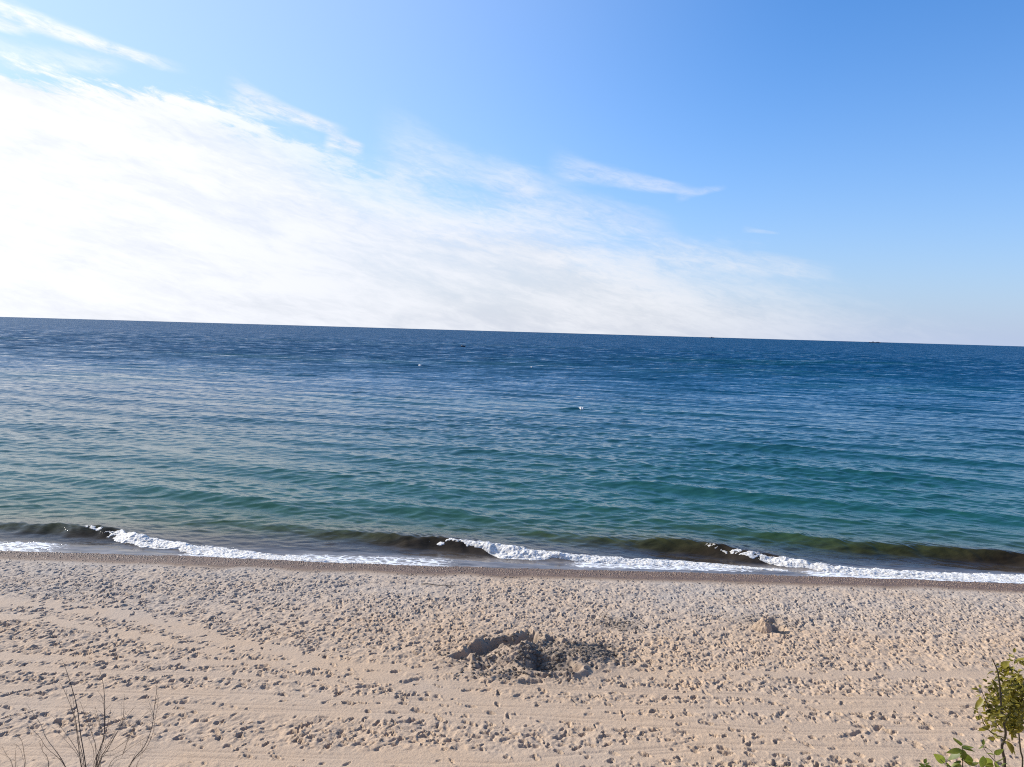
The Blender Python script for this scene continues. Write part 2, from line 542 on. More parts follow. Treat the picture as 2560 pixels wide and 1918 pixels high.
# the dug hollow and the trodden ground round it
HOLES = [(-0.62, 22.15, 0.46, 0.46, 0.55, 0.2), (-0.05, 22.8, 0.66, 0.34, 0.46, 0.2), (0.75, 23.25, 0.38, 0.46, 0.55, 0.0),
         (0.25, 23.05, 0.40, 0.28, 0.22, 0.1), (-1.25, 21.75, 0.30, 0.22, 0.20, 0.3), (1.25, 21.2, 0.70, 0.42, 0.46, -0.1), (2.9, 22.7, 0.30, 0.20, 0.2, 0.4), (2.4, 22.3, 0.22, 0.16, 0.18, 0.1), (3.1, 22.1, 0.34, 0.18, 0.2, 0.6), (1.9, 20.9, 0.3, 0.2, 0.16, 0.3), (0.8, 20.2, 0.4, 0.15, 0.07, 0.1),
         (-0.62, 21.1, 0.22, 0.20, 0.18, 0.0), (0.05, 20.45, 0.50, 0.20, 0.07, 0.2), (1.55, 23.2, 0.20, 0.26, 0.18, 0.5),
         (1.95, 23.0, 0.22, 0.20, 0.16, 0.3), (2.7, 22.6, 0.7, 0.35, 0.12, 0.2), (2.9, 21.9, 0.5, 0.35, 0.12, 0.4), (9.15, 24.70, 0.28, 0.40, 0.20, 0.2),
         (9.3, 25.6, 0.25, 0.25, 0.14, 0.2)]
for (cx, cy, rx, rw, dep, a) in HOLES:
    c, s = math.cos(a), math.sin(a)
    X, Y = GX - cx, GY - cy
    wob = 0.22 * fbm(GX * 3.1, GY * 3.1, 3, 2)
    q = np.sqrt(((X * c + Y * s) / rx) ** 2 + ((Y * c - X * s) / rw) ** 2) + wob
    H += -dep * (1 - sstep(0.55, 1.12, q)) + dep * 0.22 * np.exp(-((q - 1.35) / 0.3) ** 2)
X, Y = GX - 2.0, GY - 22.0                                     # low trampled swell right of the hollow
H += 0.13 * np.exp(-((X / 1.1) ** 2 + (Y / 0.9) ** 2))
rough_zone = np.exp(-(((GX - 0.9) / 2.4) ** 2 + ((GY - 21.9) / 1.7) ** 2))
H += rough_zone * (0.07 * fbm(GX * 3.3, GY * 3.3, 5, 7, 0.62) - 0.05 * np.abs(fbm(GX * 6, GY * 6, 3, 1)))
BASE = beach_profile(GX, GY)
Zb = BASE + H + (1 - inv) * (0.12 * fbm(GX * 0.8, GY * 0.8, 4, 3) + 0.03 * fbm(GX * 5, GY * 5, 3, 3))
wet = (1 - sstep(1.1, 2.05, D + 0.25 * fbm(GX * 0.6, GY * 0.6, 3, 2)))
grey = np.clip(0.75 * sstep(22.5, 29, GY) * (0.75 + 0.6 * fbm(GX * 0.22, GY * 0.22, 3, 5)) + 0.25 * sstep(-2, -16, GX) + 0.2 * fbm(GX * 0.5, GY * 0.9, 3, 1), 0, 1)
coarse = np.clip(sstep(4.5, 1.5, D) + 0.5 * rough_zone, 0, 1)
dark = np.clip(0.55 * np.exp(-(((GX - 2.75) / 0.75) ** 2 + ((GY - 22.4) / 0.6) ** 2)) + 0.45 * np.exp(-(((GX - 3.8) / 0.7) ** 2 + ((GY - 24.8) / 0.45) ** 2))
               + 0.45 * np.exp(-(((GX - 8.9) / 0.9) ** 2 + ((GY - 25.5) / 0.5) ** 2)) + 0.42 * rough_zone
               + 0.5 * np.exp(-(((GX - 0.05) / 1.0) ** 2 + ((GY - 22.7 - 0.45 * (GX - 0.05)) / 0.42) ** 2)) + 0.5 * np.exp(-(((GX - 1.35) / 0.6) ** 2 + ((GY - 21.25) / 0.4) ** 2)), 0, 0.95)  # shade in the hollow and right of the mound, painted as dark sand
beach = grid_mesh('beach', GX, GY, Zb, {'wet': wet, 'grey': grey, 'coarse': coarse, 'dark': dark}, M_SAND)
tag(beach, kind='structure')


def beach_z(x, y):
    i = min(max(np.searchsorted(gx, x), 1), len(gx) - 1); j = min(max(np.searchsorted(gy, y), 1), len(gy) - 1)
    return float(Zb[j, i])


# ------------------------------------------------------------------ sea
WR = np.random.default_rng(5)
NW = 130
lam = 0.42 * (11.0 / 0.42) ** WR.random(NW)
two = WR.random(NW) < 0.5
mean = np.where(lam > 3.0, R(-108), np.where(two, R(-112), R(-66)))
dirs = mean + WR.normal(0, 1, NW) * np.where(lam > 3.0, 0.13, 0.42)
kk = 2 * np.pi / lam
slope = np.where(lam > 3.0, 0.085, np.where(lam > 1.5, 0.10, 0.165)) * (0.6 + 0.8 * WR.random(NW)) / math.sqrt(NW / 2) * 1.35
slope = slope * np.where(lam < 0.8, 0.9, 1.0)
amp = slope / kk
ph = WR.random(NW) * 6.283
kx, ky = kk * np.cos(dirs), kk * np.sin(dirs)

BREAK = [  # crest x, crest y, height, width of the front face
    dict(x=[-40, -32, -26, -22.5, -20.5, -19.4, -18.4, -17, -16, -14, -12, -10, -8], y=[39.5, 37.6, 36.0, 35.5, 35.25, 35.05, 34.75, 34.0, 33.65, 33.1, 32.75, 32.4, 32.1],
         a=[.04, .08, .16, .24, .32, .36, .34, .22, .16, .10, .06, .03, 0], w=[1.4, 1.3, 1.2, 1.05, .95, .85, .75, .6, .6, .6, .5, .5, .5]),
    dict(x=[-19, -15, -12.5, -10.3, -7.9, -6.3, -4.7, -3.2, -2.1, -1.3, -0.6, 0.5, 2, 4, 6, 8], y=[39.4, 38.1, 37.3, 36.7, 36.1, 35.5, 34.85, 34.45, 34.2, 34.1, 33.95, 33.6, 33.35, 33.2, 33.0, 32.8],
         a=[0, .04, .07, .11, .18, .28, .36, .40, .41, .38, .30, .20, .15, .10, .05, 0], w=[1.5, 1.4, 1.3, 1.2, 1.05, .95, .85, .75, .65, .6, .6, .6, .6, .6, .5, .5]),
    dict(x=[-3, -0.5, 1.1, 3.7, 5.2, 6.3, 7.4, 8.2, 9.2, 10.1, 10.9, 11.8, 12.5, 14, 16, 19], y=[39.3, 38.2, 37.5, 36.4, 35.95, 35.65, 35.5, 35.3, 35.0, 34.55, 34.1, 33.8, 33.4, 32.9, 32.5, 32.2],
         a=[0, .04, .07, .12, .18, .29, .38, .43, .44, .41, .36, .29, .21, .12, .06, 0], w=[1.5, 1.4, 1.3, 1.2, 1.1, 1.0, .95, .9, .85, .75, .65, .6, .6, .6, .5, .5]),
    dict(x=[2, 6, 10.3, 13, 14.6, 15.9, 18, 19.5, 20.8, 21.6, 22.5, 23.7, 26, 30, 36], y=[42.6, 41.2, 39.7, 38.5, 37.4, 36.7, 36.15, 35.9, 35.55, 35.25, 34.9, 34.5, 33.9, 33, 32],
         a=[0, .07, .15, .22, .27, .29, .31, .34, .38, .43, .46, .44, .30, .13, 0], w=[1.6, 1.5, 1.4, 1.3, 1.2, 1.1, 1.0, .95, .9, .85, .8, .7, .6, .6, .6]),
    dict(x=[-14, -9, -6.5, -5, -3.5, -1, 3], y=[44.4, 43, 42.2, 41.7, 41.1, 40.2, 39.0], a=[0, .10, .20, .22, .20, .1, 0], w=[1.5] * 7),
    dict(x=[-12, -8, -5, -2, 1, 4, 7, 10, 14], y=[49.5, 48.0, 47.0, 46.0, 45.0, 44.0, 43.1, 42.3, 41.3], a=[0, .1, .2, .16, .12, .20, .18, .1, 0], w=[1.7] * 9),
    dict(x=[0, 5, 9, 13, 17, 22, 28, 36], y=[53.5, 51.6, 50.2, 48.8, 47.4, 45.8, 44, 41.8], a=[0, .12, .2, .22, .2, .22, .2, .1], w=[1.8] * 8),
    dict(x=[-40, -30, -24, -18, -12, -6], y=[51, 47.5, 45.4, 43.4, 41.5, 39.8], a=[.1, .16, .18, .18, .12, 0], w=[1.7] * 6),
]
CAPS = [(8.3, 98.3, 2.2, 0.34), (-26.5, 203.8, 4.5, 0.5), (5.0, 211.4, 4.0, 0.4), (30.5, 172, 4.5, 0.40), (-41.5, 150.0, 4.0, 0.35)]


def sea_height(X, Y, res=None, chop=False):
    Z = np.zeros_like(X); DX = np.zeros_like(X); DY = np.zeros_like(X)
    shore = sstep(32.3, 37.5, Y)
    grp = 0.85 + 0.45 * fbm(X * 0.05, Y * 0.05, 3, 4)
    for i in range(NW):
        a = amp[i] * grp * (shore if lam[i] > 1.5 else 0.25 + 0.75 * shore)
        if lam[i] > 3.0: a = a * sstep(33.5, 46, Y)
        if res is not None: a = a * (1 - sstep(0.22, 0.42, res / lam[i]))
        f = (kx[i] * X + ky[i] * Y + ph[i]).astype(np.float32)
        Z += a * np.cos(f)
        if chop:
            q = 0.85 * a * np.sin(f)
            DX -= q * math.cos(dirs[i]); DY -= q * math.sin(dirs[i])
    Z *= sstep(31.9, 33.4, Y)
    DX *= shore; DY *= shore
    if X.size:
        B = np.zeros_like(X)
        wob = 0.16 * vnoise(X * 0.9, Y * 0.15, 3) + 0.07 * vnoise(X * 2.3, Y * 0.4, 5)
        for w in BREAK:
            yc = np.interp(X, w['x'], w['y']) + wob; A = np.interp(X, w['x'], w['a'], left=w['a'][0] if w['x'][0] <= -40 else 0, right=w['a'][-1]); wf = np.interp(X, w['x'], w['w'])
            tt = Y - yc
            s1 = np.clip(1 + tt / wf, 0, 1); front = s1 * s1 * (2.2 - 1.2 * s1)
            prof = np.where(tt < 0, front, np.exp(-(np.maximum(tt, 0) / 1.7) ** 1.7))
            prof = prof - 0.16 * np.exp(-((tt + wf * 1.5) / (0.7 * wf)) ** 2)
            stri = np.sin(9.5 * (X + 1.3 * tt) + 2.2 * wob * 9) * 0.5 + np.sin(15.0 * (X * 0.9 + 1.0 * tt) + 3) * 0.3
            B += A * prof * (1 + 0.07 * stri)
        Z += B
        for (cx, cy, L, A) in CAPS:
            tt = Y - cy + 0.08 * (X - cx)
            Z += A * np.exp(-((X - cx) / L) ** 2) * np.where(tt < 0, np.exp(-(tt / 0.5) ** 2), np.exp(-(tt / 1.6) ** 2))
    return (Z, DX, DY) if chop else Z


sy = [30.9]
while sy[-1] < 620: sy.append(sy[-1] + 0.048 * (max(sy[-1], 34) / 34) ** 1.32)
s, p = sy[-1] - sy[-2], sy[-1]
n_fine_rows = len(sy)
while p < 60000: s *= 1.12; p += s; sy.append(p)
sy = np.array(sy)
core = np.linspace(-1, 1, 900)
ex = [1.0]; s = core[1] - core[0]
while ex[-1] < 12: s *= 1.22; ex.append(ex[-1] + s)
su = np.concatenate([-np.array(ex[1:])[::-1], core, np.array(ex[1:])])
half = 4.5 + sy * 0.715
SX = (su[None, :] * half[:, None]).astype(np.float32)
SY = np.repeat(sy[:, None], len(su), 1).astype(np.float32)
res = np.maximum(half * (core[1] - core[0]), np.gradient(sy) * 0.8)[:, None] * np.ones((1, len(su)))
res = np.where(np.abs(su)[None, :] > 1.02, res * 4, res).astype(np.float32)
Zs = np.zeros_like(SX); DXs = np.zeros_like(SX); DYs = np.zeros_like(SX)
nf = n_fine_rows
Zs[:nf], DXs[:nf], DYs[:nf] = sea_height(SX[:nf], SY[:nf], res[:nf], True)
fade = 1 - sstep(1.0, 1.6, np.abs(SX) / half[:, None])
Zs *= fade; DXs *= fade; DYs *= fade


def lerp3(a, b, t): return a + (b - a) * t[..., None]


def body_colour(X, Y):
    wv = Y + 3.0 * fbm(X * 0.06, Y * 0.12, 3, 2) + 0.10 * X * 0
    C = np.zeros(X.shape + (3,), np.float32)
    stops = [(31, (.17, .155, .145)), (32.6, (.15, .135, .125)), (33.4, (.045, .035, .026)), (34.5, (.022, .016, .008)), (35.6, (.030, .034, .011)), (37.5, (.022, .050, .020)), (39.5, (.014, .058, .036)),
             (44, (.010, .066, .054)), (60, (.008, .062, .066)), (90, (.006, .052, .078)), (160, (.003, .056, .110)), (400, (.003, .052, .115)), (2000, (.003, .050, .108)), (60000, (.003, .047, .100))]
    near = np.where(Y < 36, Y, np.where(Y < 44, Y + (wv - Y) * (Y - 36) / 8, wv))
    ys = np.log(np.array([a for a, _ in stops]))
    for k in range(3): C[..., k] = np.interp(np.log(np.maximum(near, 31)), ys, [c[k] for _, c in stops])
    near_shore = (1 - sstep(35.5, 39, Y))[..., None]
    C *= 1 + near_shore * 0.8 * np.clip(fbm(X * 1.1 + Y * 1.6, Y * 3.2 - X * 0.6, 4, 1, 0.6), -0.6, 1)[..., None]
    bars = sstep(0.1, 0.6, fbm(X * 0.012, Y * 0.03, 3, 6)) * sstep(60, 110, Y) * (1 - sstep(350, 700, Y))
    C = lerp3(C, np.array([.006, .066, .080], np.float32), bars * 0.55)
    return C


bodyc = body_colour(SX, SY)
farv = sstep(90, 900, SY)
LACE = [  # thin foam left on the water: x0, x1, y0, y1, strength
    (-40, -18.2, 31.7, 33.7, 0.60), (-18.5, -9, 31.6, 32.2, 0.35), (-15, -9, 31.7, 32.7, 0.6), (-10, -1.0, 31.4, 33.0, 0.58), (2, 12.0, 31.9, 33.1, 0.62), (12, 40, 31.4, 32.8, 0.66)]
lace = np.zeros_like(SX)
for (x0, x1, y0, y1, st) in LACE:
    lace = np.maximum(lace, st * sstep(x0 - .2, x0 + 1.5, SX) * (1 - sstep(x1 - 2.5, x1 + .3, SX)) * sstep(y0 - .1, y0 + .15, SY) * (1 - sstep(y1 - .6, y1 + .1, SY)))
calm = 1 - sstep(32.5, 34.0, SY)
seabed = beach_profile(SX[:200], SY[:200])
Zs[:200] = np.where(SY[:200] < 36, np.maximum(Zs[:200], np.where(SY[:200] > waterline(SX[:200]) + 0.1, seabed + 0.015, -9)), Zs[:200])
sea = grid_mesh('sea', SX + DXs, SY + DYs, Zs, {'body': bodyc, 'far': farv, 'unmeshed': 0.04 + 0.96 * sstep(60, 300, SY), 'lace': lace, 'calm': calm}, M_SEA)
tag(sea, kind='structure')

# ------------------------------------------------------------------ rolling foam of the breakers
FOAM = [
    ([(-19.9, 34.9), (-18.6, 34.35), (-17.6, 33.75), (-16.3, 33.1), (-14.5, 32.75), (-13.4, 32.15), (-12, 31.92), (-9, 31.65), (-5, 31.5)],
     [(-19.9, 35.15), (-18.6, 34.95), (-17, 34.25), (-16.2, 33.95), (-14.2, 33.35), (-12.4, 33.05), (-10.5, 32.6), (-8.3, 32.1), (-5, 31.65)],
     [(-19.9, .012), (-18.5, .05), (-17.2, .20), (-16, .17), (-14, .13), (-12, .08), (-9, .05), (-5, .02)]),
    ([(-3.6, 34.3), (-2.0, 33.95), (-1.2, 33.62), (-.3, 33.1), (1.2, 32.85), (2, 32.95), (3, 32.75), (4.5, 32.6), (6.5, 32.45), (8, 32.45), (10.6, 32.35), (12.2, 32.2)],
     [(-3.6, 34.6), (-2.0, 34.4), (-.8, 34.2), (0, 33.95), (1, 33.7), (1.7, 33.5), (3.8, 33.35), (5.8, 33.25), (7.9, 33.35), (10.6, 32.9), (12.2, 32.4)],
     [(-3.6, .01), (-2.0, .04), (-.8, .16), (0.6, .24), (2, .18), (4, .12), (8, .07), (10.6, .05), (12.2, .02)]),
    ([(9.2, 34.6), (11.0, 33.55), (12.5, 32.95), (13.7, 32.45), (14.3, 32.15), (15.2, 31.9), (16.1, 31.8), (18, 31.65), (22, 31.55), (32, 31.6)],
     [(9.2, 35.0), (11.0, 34.15), (12.1, 33.65), (12.7, 33.35), (13.7, 32.95), (15.4, 32.8), (17.6, 32.75), (19.6, 32.75), (22.4, 32.8), (32, 32.8)],
     [(9.2, .01), (11.0, .04), (12.4, .19), (13.7, .15), (15.5, .10), (20, .07), (32, .05)]),
]
FOAM_LABEL = ['white foam of the breaker at the left end of the surf line', 'white tumbling foam of the middle breaker behind the dug sand mound',
              'long white foam strip of the right-hand breaker running out of frame']
for k, (fr, bk, hh) in enumerate(FOAM):
    x0, x1 = fr[0][0], fr[-1][0]
    fx = np.arange(x0, x1, 0.028); ft = np.linspace(-0.12, 1.12, 64)
    FX, FT = np.meshgrid(fx, ft)
    f = np.interp(FX, *zip(*fr)) + 0.16 * fbm(FX * 1.3, FX * 0 + 2.2 + k, 3, 2); b_ = np.interp(FX, *zip(*bk)) + 0.14 * fbm(FX * 1.1, FX * 0 + 7.7 + k, 3, 4); h = np.interp(FX, *zip(*hh))
    FY = f + (b_ - f) * FT
    lump = fbm(FX * 2.6, FY * 3.6, 4, 3 + k, 0.55); fine = fbm(FX * 9, FY * 12, 3, 1 + k, 0.6)
    ragged = fbm(FX * 3.2, FY * 7.5, 5, 6 + k, 0.62)
    prof = np.clip(np.minimum((FT + 0.02) / 0.22, (1.02 - FT) / 0.35), -0.2, 1)
    solid = sstep(0.07, 0.2, h)
    mask = prof * 0.55 - (0.53 - 0.41 * sstep(x0 + 1.2, x0 + 3.5, FX)) * (1 - solid) - 0.06 + ragged * (0.55 - 0.25 * solid)
    up = np.clip(mask * 3, 0, 1)
    zz = np.maximum(sea_height(FX.astype(np.float32), FY.astype(np.float32)), np.where(FY > waterline(FX) + .1, beach_profile(FX, FY) + 0.015, beach_profile(FX, FY)))
    FZ = zz + np.where(mask > 0, 0.012 + up * h * (0.46 + 0.5 * lump) * sstep(-0.1, 0.4, FT) + up * 0.03 * fine, mask * 0.25 - 0.004)
    # round the front edge forward
    FYs = FY - up * h * 0.25 * (0.5 + lump) * (1 - FT)
    o = grid_mesh('breaker_foam', FX, FYs, FZ, None, M_FOAM)
    tag(o, FOAM_LABEL[k], 'sea foam', 'foam of the breaking waves', 'stuff')

# ------------------------------------------------------------------ small whitecaps farther out
CAP_LABEL = ['small white crest on a dark wavelet in the middle of the sea', 'tiny white crest far out, nearest below the tiny dark boat',
             'faint white crest far out, up and left of the mid-sea white crest', 'faint white fleck far out on the right', 'faint pale crest on the left of the sea']
CAP_SPOT = [(9.15, 98.2, 0.68), (-24.8, 203.4, 0.75), (5.3, 211.2, 0.5)]
for k, (cx, cy, L) in enumerate(CAP_SPOT):
    g = np.linspace(-1, 1, 40); A_, B_ = np.meshgrid(g, g)
    r = np.sqrt(A_ ** 2 + B_ ** 2)
    X = (cx + A_ * L * 0.55).astype(np.float32); Y = (cy + B_ * L * 0.75).astype(np.float32)
    Zc = sea_height(X, Y) + np.where(r < 1, 0.30 * L * np.sqrt(np.maximum(0, 1 - r)) * (0.65 + 0.9 * fbm(A_ * 3 + k, B_ * 3, 3, k)), -0.3)
    o = grid_mesh('whitecap', X, Y, Zc, None, M_FOAM)
    tag(o, CAP_LABEL[k], 'whitecap', 'whitecaps out on the sea')


# ------------------------------------------------------------------ sand mounds
def mound(name, cx, cy, rx, ry_, h, label, seed, peak=(0, 0), n=170, power=1.6, steep=0.0):
    g = np.linspace(-1.25, 1.25, n); A_, B_ = np.meshgrid(g, g)
    X, Y = cx + A_ * rx, cy + B_ * ry_
    wob = 0.22 * fbm(A_ * 2.1 + seed, B_ * 2.1, 4, seed)
    q = np.sqrt(A_ ** 2 + B_ ** 2) + wob
    side = np.clip(A_ - peak[0], 0, 2) * steep
    dome = np.clip(1 - q - side, -0.5, 1)
    Zm = h * np.sign(dome) * np.abs(dome) ** (1 / power)
    Zm += np.clip(dome * 3, 0, 1) * (0.12 * h / 0.5 * fbm(X * 3.4, Y * 4.4, 5, seed + 2, 0.6) + 0.032 * fbm(X * 11, Y * 13, 3, seed + 1) - 0.11 * np.abs(fbm(X * 1.9, Y * 2.9, 3, seed + 3)) * h / 0.5)
    Zg = float(beach_profile(np.array(cx), np.array(cy))) - 0.03
    zero = np.zeros_like(X)
    o = grid_mesh(name, X, Y, Zg + Zm, {'wet': zero, 'grey': zero + 0.1, 'coarse': zero + 0.8, 'dark': np.clip(0.34 + 0.9 * fbm(X * 1.7, Y * 1.7, 4, seed + 1) + 0.5 * sstep(-0.2, 0.5, A_), 0, 0.9)}, M_SAND)  # blotchy dug sand; right half darkened to paint in its shaded side
    return tag(o, label, 'sand mound')


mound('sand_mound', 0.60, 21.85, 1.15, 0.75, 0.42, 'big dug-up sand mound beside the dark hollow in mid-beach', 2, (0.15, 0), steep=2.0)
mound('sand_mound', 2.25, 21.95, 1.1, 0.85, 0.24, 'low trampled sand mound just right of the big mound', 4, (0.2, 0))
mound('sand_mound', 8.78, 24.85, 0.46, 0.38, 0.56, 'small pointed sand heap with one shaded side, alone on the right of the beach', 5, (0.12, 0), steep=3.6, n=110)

# crumbled clods thrown out of the hollow
m_clod, t, b = material('dark_sand_clod')
n = noise(t, geo_pos(t), 8, 4, 0.6); n2 = noise(t, geo_pos(t), 60, 3, 0.7)
c = mixc(t, n.step(0.3, 0.7), (0.095, 0.082, 0.068), (0.24, 0.185, 0.135))  # mottled dark brown to tan, darker than the beach sand
t.links.new(c, b.inputs['Base Color']); b.inputs['Roughness'].default_value = 0.95
bump(t, b, n2, 0.02, 0.9)
random.seed(17)
mb = MB()
bpy.context.view_layer.update()
dg = bpy.context.evaluated_depsgraph_get()
for (cx, cy, sx, sy_, cnt, r0) in [(1.15, 21.65, .38, .28, 150, .060), (2.75, 22.25, .55, .38, 210, .050), (0.3, 20.75, .75, .22, 110, .045), (-0.75, 21.5, .45, .3, 80, .045),
                                   (0.3, 23.2, .9, .22, 90, .04), (3.7, 24.9, .6, .4, 90, .032), (9.1, 25.3, .45, .35, 60, .036), (1.4, 22.9, .5, .3, 70, .045)]:
    for i in range(cnt):
        x, y = random.gauss(cx, sx), random.gauss(cy, sy_)
        hit, loc, *_ = scene.ray_cast(dg, Vector((x, y, 5)), Vector((0, 0, -1)))
        if not hit: continue
        r = r0 * random.uniform(.35, 1.25)
        vs = []
        for (zf, rf, m_) in ((-.4, .85, 6), (.25, .95, 6), (.75, .5, 6)):
            for k in range(m_):
                g = 2 * math.pi * k / m_ + zf
                q_ = r * rf * random.uniform(.7, 1.25)
                vs.append((x + q_ * 1.25 * math.cos(g), y + q_ * math.sin(g), loc.z + r * zf * random.uniform(.8, 1.2)))
        fs = [(k, (k + 1) % 6, 6 + (k + 1) % 6, 6 + k) for k in range(6)] + [(6 + k, 6 + (k + 1) % 6, 12 + (k + 1) % 6, 12 + k) for k in range(6)] + [tuple(range(12, 18))]
        mb.add(vs, fs)
tag(mb.build('sand_clods', m_clod, smooth=False), 'dark crumbled sand clods scattered round the dug hollow', 'sand clods', kind='stuff')

# ------------------------------------------------------------------ shingle along the wet band, seaweed scraps, stick
m_peb, t, b = material('shingle_stone')
oi = noise(t, geo_pos(t), 7, 2, 0.6)
c = mixc(t, oi.step(0.3, 0.5), (0.07, 0.055, 0.045), (0.22, 0.15, 0.105))
c = mixc(t, oi.step(0.55, 0.75), c, (0.25, 0.205, 0.17))
t.links.new(c, b.inputs['Base Color']); b.inputs['Roughness'].default_value = 0.6
random.seed(3)
mb = MB()
OCT = [(1, 0, 0), (0, 1, 0), (-1, 0, 0), (0, -1, 0), (0, 0, 1)]
for i in range(9000):
    x = random.uniform(-24, 24)
    d = abs(random.gauss(0.35, 0.55)) + 0.02 if random.random() < 0.8 else random.uniform(0.2, 6)
    y = float(np.interp(x, WL_X, WL_Y)) - d
    r = random.uniform(0.012, 0.034) * (1.5 if random.random() < 0.06 else 1)
    z = beach_z(x, y)
    a = random.random() * 6.3; ca, sa = math.cos(a), math.sin(a)
    sx, sy_, sz = r * random.uniform(.8, 1.5), r * random.uniform(.7, 1.1), r * random.uniform(.5, .9)
    vs = []
    for k in range(6):
        g = k * math.pi / 3; vs.append((sx * math.cos(g), sy_ * math.sin(g), -0.1 * sz))
    for k in range(3):
        g = k * 2 * math.pi / 3 + .4; vs.append((.55 * sx * math.cos(g), .55 * sy_ * math.sin(g), sz))
    vs = [(x + ca * p[0] - sa * p[1], y + sa * p[0] + ca * p[1], z + p[2]) for p in vs]
    mb.add(vs, [(6, 7, 8), (0, 1, 6), (1, 2, 7), (1, 7, 6), (2, 3, 7), (3, 4, 8), (3, 8, 7), (4, 5, 8), (5, 0, 6), (5, 6, 8)])
tag(mb.build('shingle', m_peb), 'coarse brown shingle strewn along the wet edge of the beach', 'shingle', kind='stuff')

m_weed, t, b = material('dried_seaweed')
n = noise(t, geo_pos(t), 12, 3, 0.6)
t.links.new(mixc(t, n, (0.035, 0.024, 0.014), (0.11, 0.075, 0.04)), b.inputs['Base Color']); b.inputs['Roughness'].default_value = 0.8
mb = MB()
for (cx, cy, sx, sy_, cnt) in [(3.7, 24.9, .55, .35, 110), (3.2, 25.4, .5, .3, 40), (8.7, 25.6, .6, .4, 40), (-8, 28.6, 3.0, .3, 60), (2.9, 22.5, .5, .35, 70), (12, 25.5, .4, .4, 14)]:
    for i in range(cnt):
        x, y = random.gauss(cx, sx), random.gauss(cy, sy_)
        z = beach_z(x, y) + 0.006
        a = random.random() * 6.3
        L = random.uniform(.03, .10)
        pts = [(x + math.cos(a + k * .5) * L * k / 3, y + math.sin(a + k * .5) * L * k / 3, z + random.uniform(0, .02)) for k in range(4)]
        mb.tube(pts, random.uniform(.004, .010), .003, 4)
tag(mb.build('seaweed', m_weed), 'scattered scraps of dark dried seaweed on the sand', 'seaweed', kind='stuff')

m_wood, t, b = material('grey_wood')
n = noise(t, geo_pos(t), 30, 4, 0.6)
t.links.new(mixc(t, n, (0.05, 0.04, 0.032), (0.15, 0.125, 0.10)), b.inputs['Base Color']); b.inputs['Roughness'].default_value = 0.8
mb = MB()
sp_ = [(-3.25 + 0.22 * k, 28.55 - 0.02 * k + 0.03 * math.sin(k * 2.1), beach_z(-3.25 + .22 * k, 28.55) + 0.035 + 0.015 * math.sin(k)) for k in range(7)]
mb.tube(sp_, 0.020, 0.009, 7)
mb.tube([sp_[4], Vector(sp_[4]) + Vector((.12, .10, .05)), Vector(sp_[4]) + Vector((.22, .16, .07))], .009, .004, 5)
tag(mb.build('driftwood_stick', m_wood), 'thin dark driftwood stick lying on the upper beach', 'driftwood')

# ------------------------------------------------------------------ boat far out and ships on the horizon
m_hull, t, b = material('dark_hull')
n = noise(t, geo_pos(t), 3, 3, 0.6)
t.links.new(mixc(t, n, (0.012, 0.016, 0.03), (0.03, 0.035, 0.05)), b.inputs['Base Color']); b.inputs['Roughness'].default_value = 0.5
m_ship, t, b = material('hazy_ship_paint')  # bluish tint of distance haze put into the paint colour
n = noise(t, geo_pos(t), 0.1, 3, 0.6)
t.links.new(mixc(t, n, (0.045, 0.07, 0.115), (0.06, 0.085, 0.13)), b.inputs['Base Color']); b.inputs['Roughness'].default_value = 0.7
m_pale, t, b = material('pale_paint')
n = noise(t, geo_pos(t), 2, 3, 0.6)
t.links.new(mixc(t, n, (0.20, 0.22, 0.26), (0.30, 0.32, 0.36)), b.inputs['Base Color'])


def hull(mb, L, B, Hh, x0=0.0, z0=0.0, n=11):
    rows = []
    for i in range(n):
        t_ = i / (n - 1); x = (t_ - 0.5) * L
        w = B / 2 * (max(0.03, 1 - abs(2 * t_ - 1) ** 3.2)); sheer = Hh * (1 + 0.35 * (2 * t_ - 1) ** 2)
        rows.append([(x0 + x, -w, z0 + sheer), (x0 + x, -w * .8, z0 + .3 * Hh), (x0 + x, 0, z0 - .3 * Hh), (x0 + x, w * .8, z0 + .3 * Hh), (x0 + x, w, z0 + sheer)])
    vs = [p for r in rows for p in r]; fs = []
    for i in range(n - 1):
        for k in range(4): fs.append((i * 5 + k, i * 5 + k + 1, i * 5 + k + 6, i * 5 + k + 5))
        fs.append((i * 5 + 4, i * 5, i * 5 + 5, i * 5 + 9))
    fs += [(0, 1, 2, 3, 4), tuple((n - 1) * 5 + k for k in (4, 3, 2, 1, 0))]
    mb.add(vs, fs)


def place_part(mb, name, mat, root):
    o = mb.build(name, mat); o.parent = root
    return o


bt = empty('boat', (-30.1, 456.3, 0.0), 'tiny dark boat low in the water, far out left of centre below the horizon', 'boat')
bt.rotation_euler = (0, 0, R(-8))
q = MB(); hull(q, 2.9, 1.3, 0.55); place_part(q, 'hull', m_hull, bt)
q = MB(); q.box((-.35, 0, .80), (.9, .8, .45)); q.box((-.40, 0, 1.05), (1.05, .9, .06)); place_part(q, 'cabin', m_pale, bt)
q = MB(); q.box((1.38, 0, .55), (.25, .3, .6)); place_part(q, 'outboard_motor', m_hull, bt)

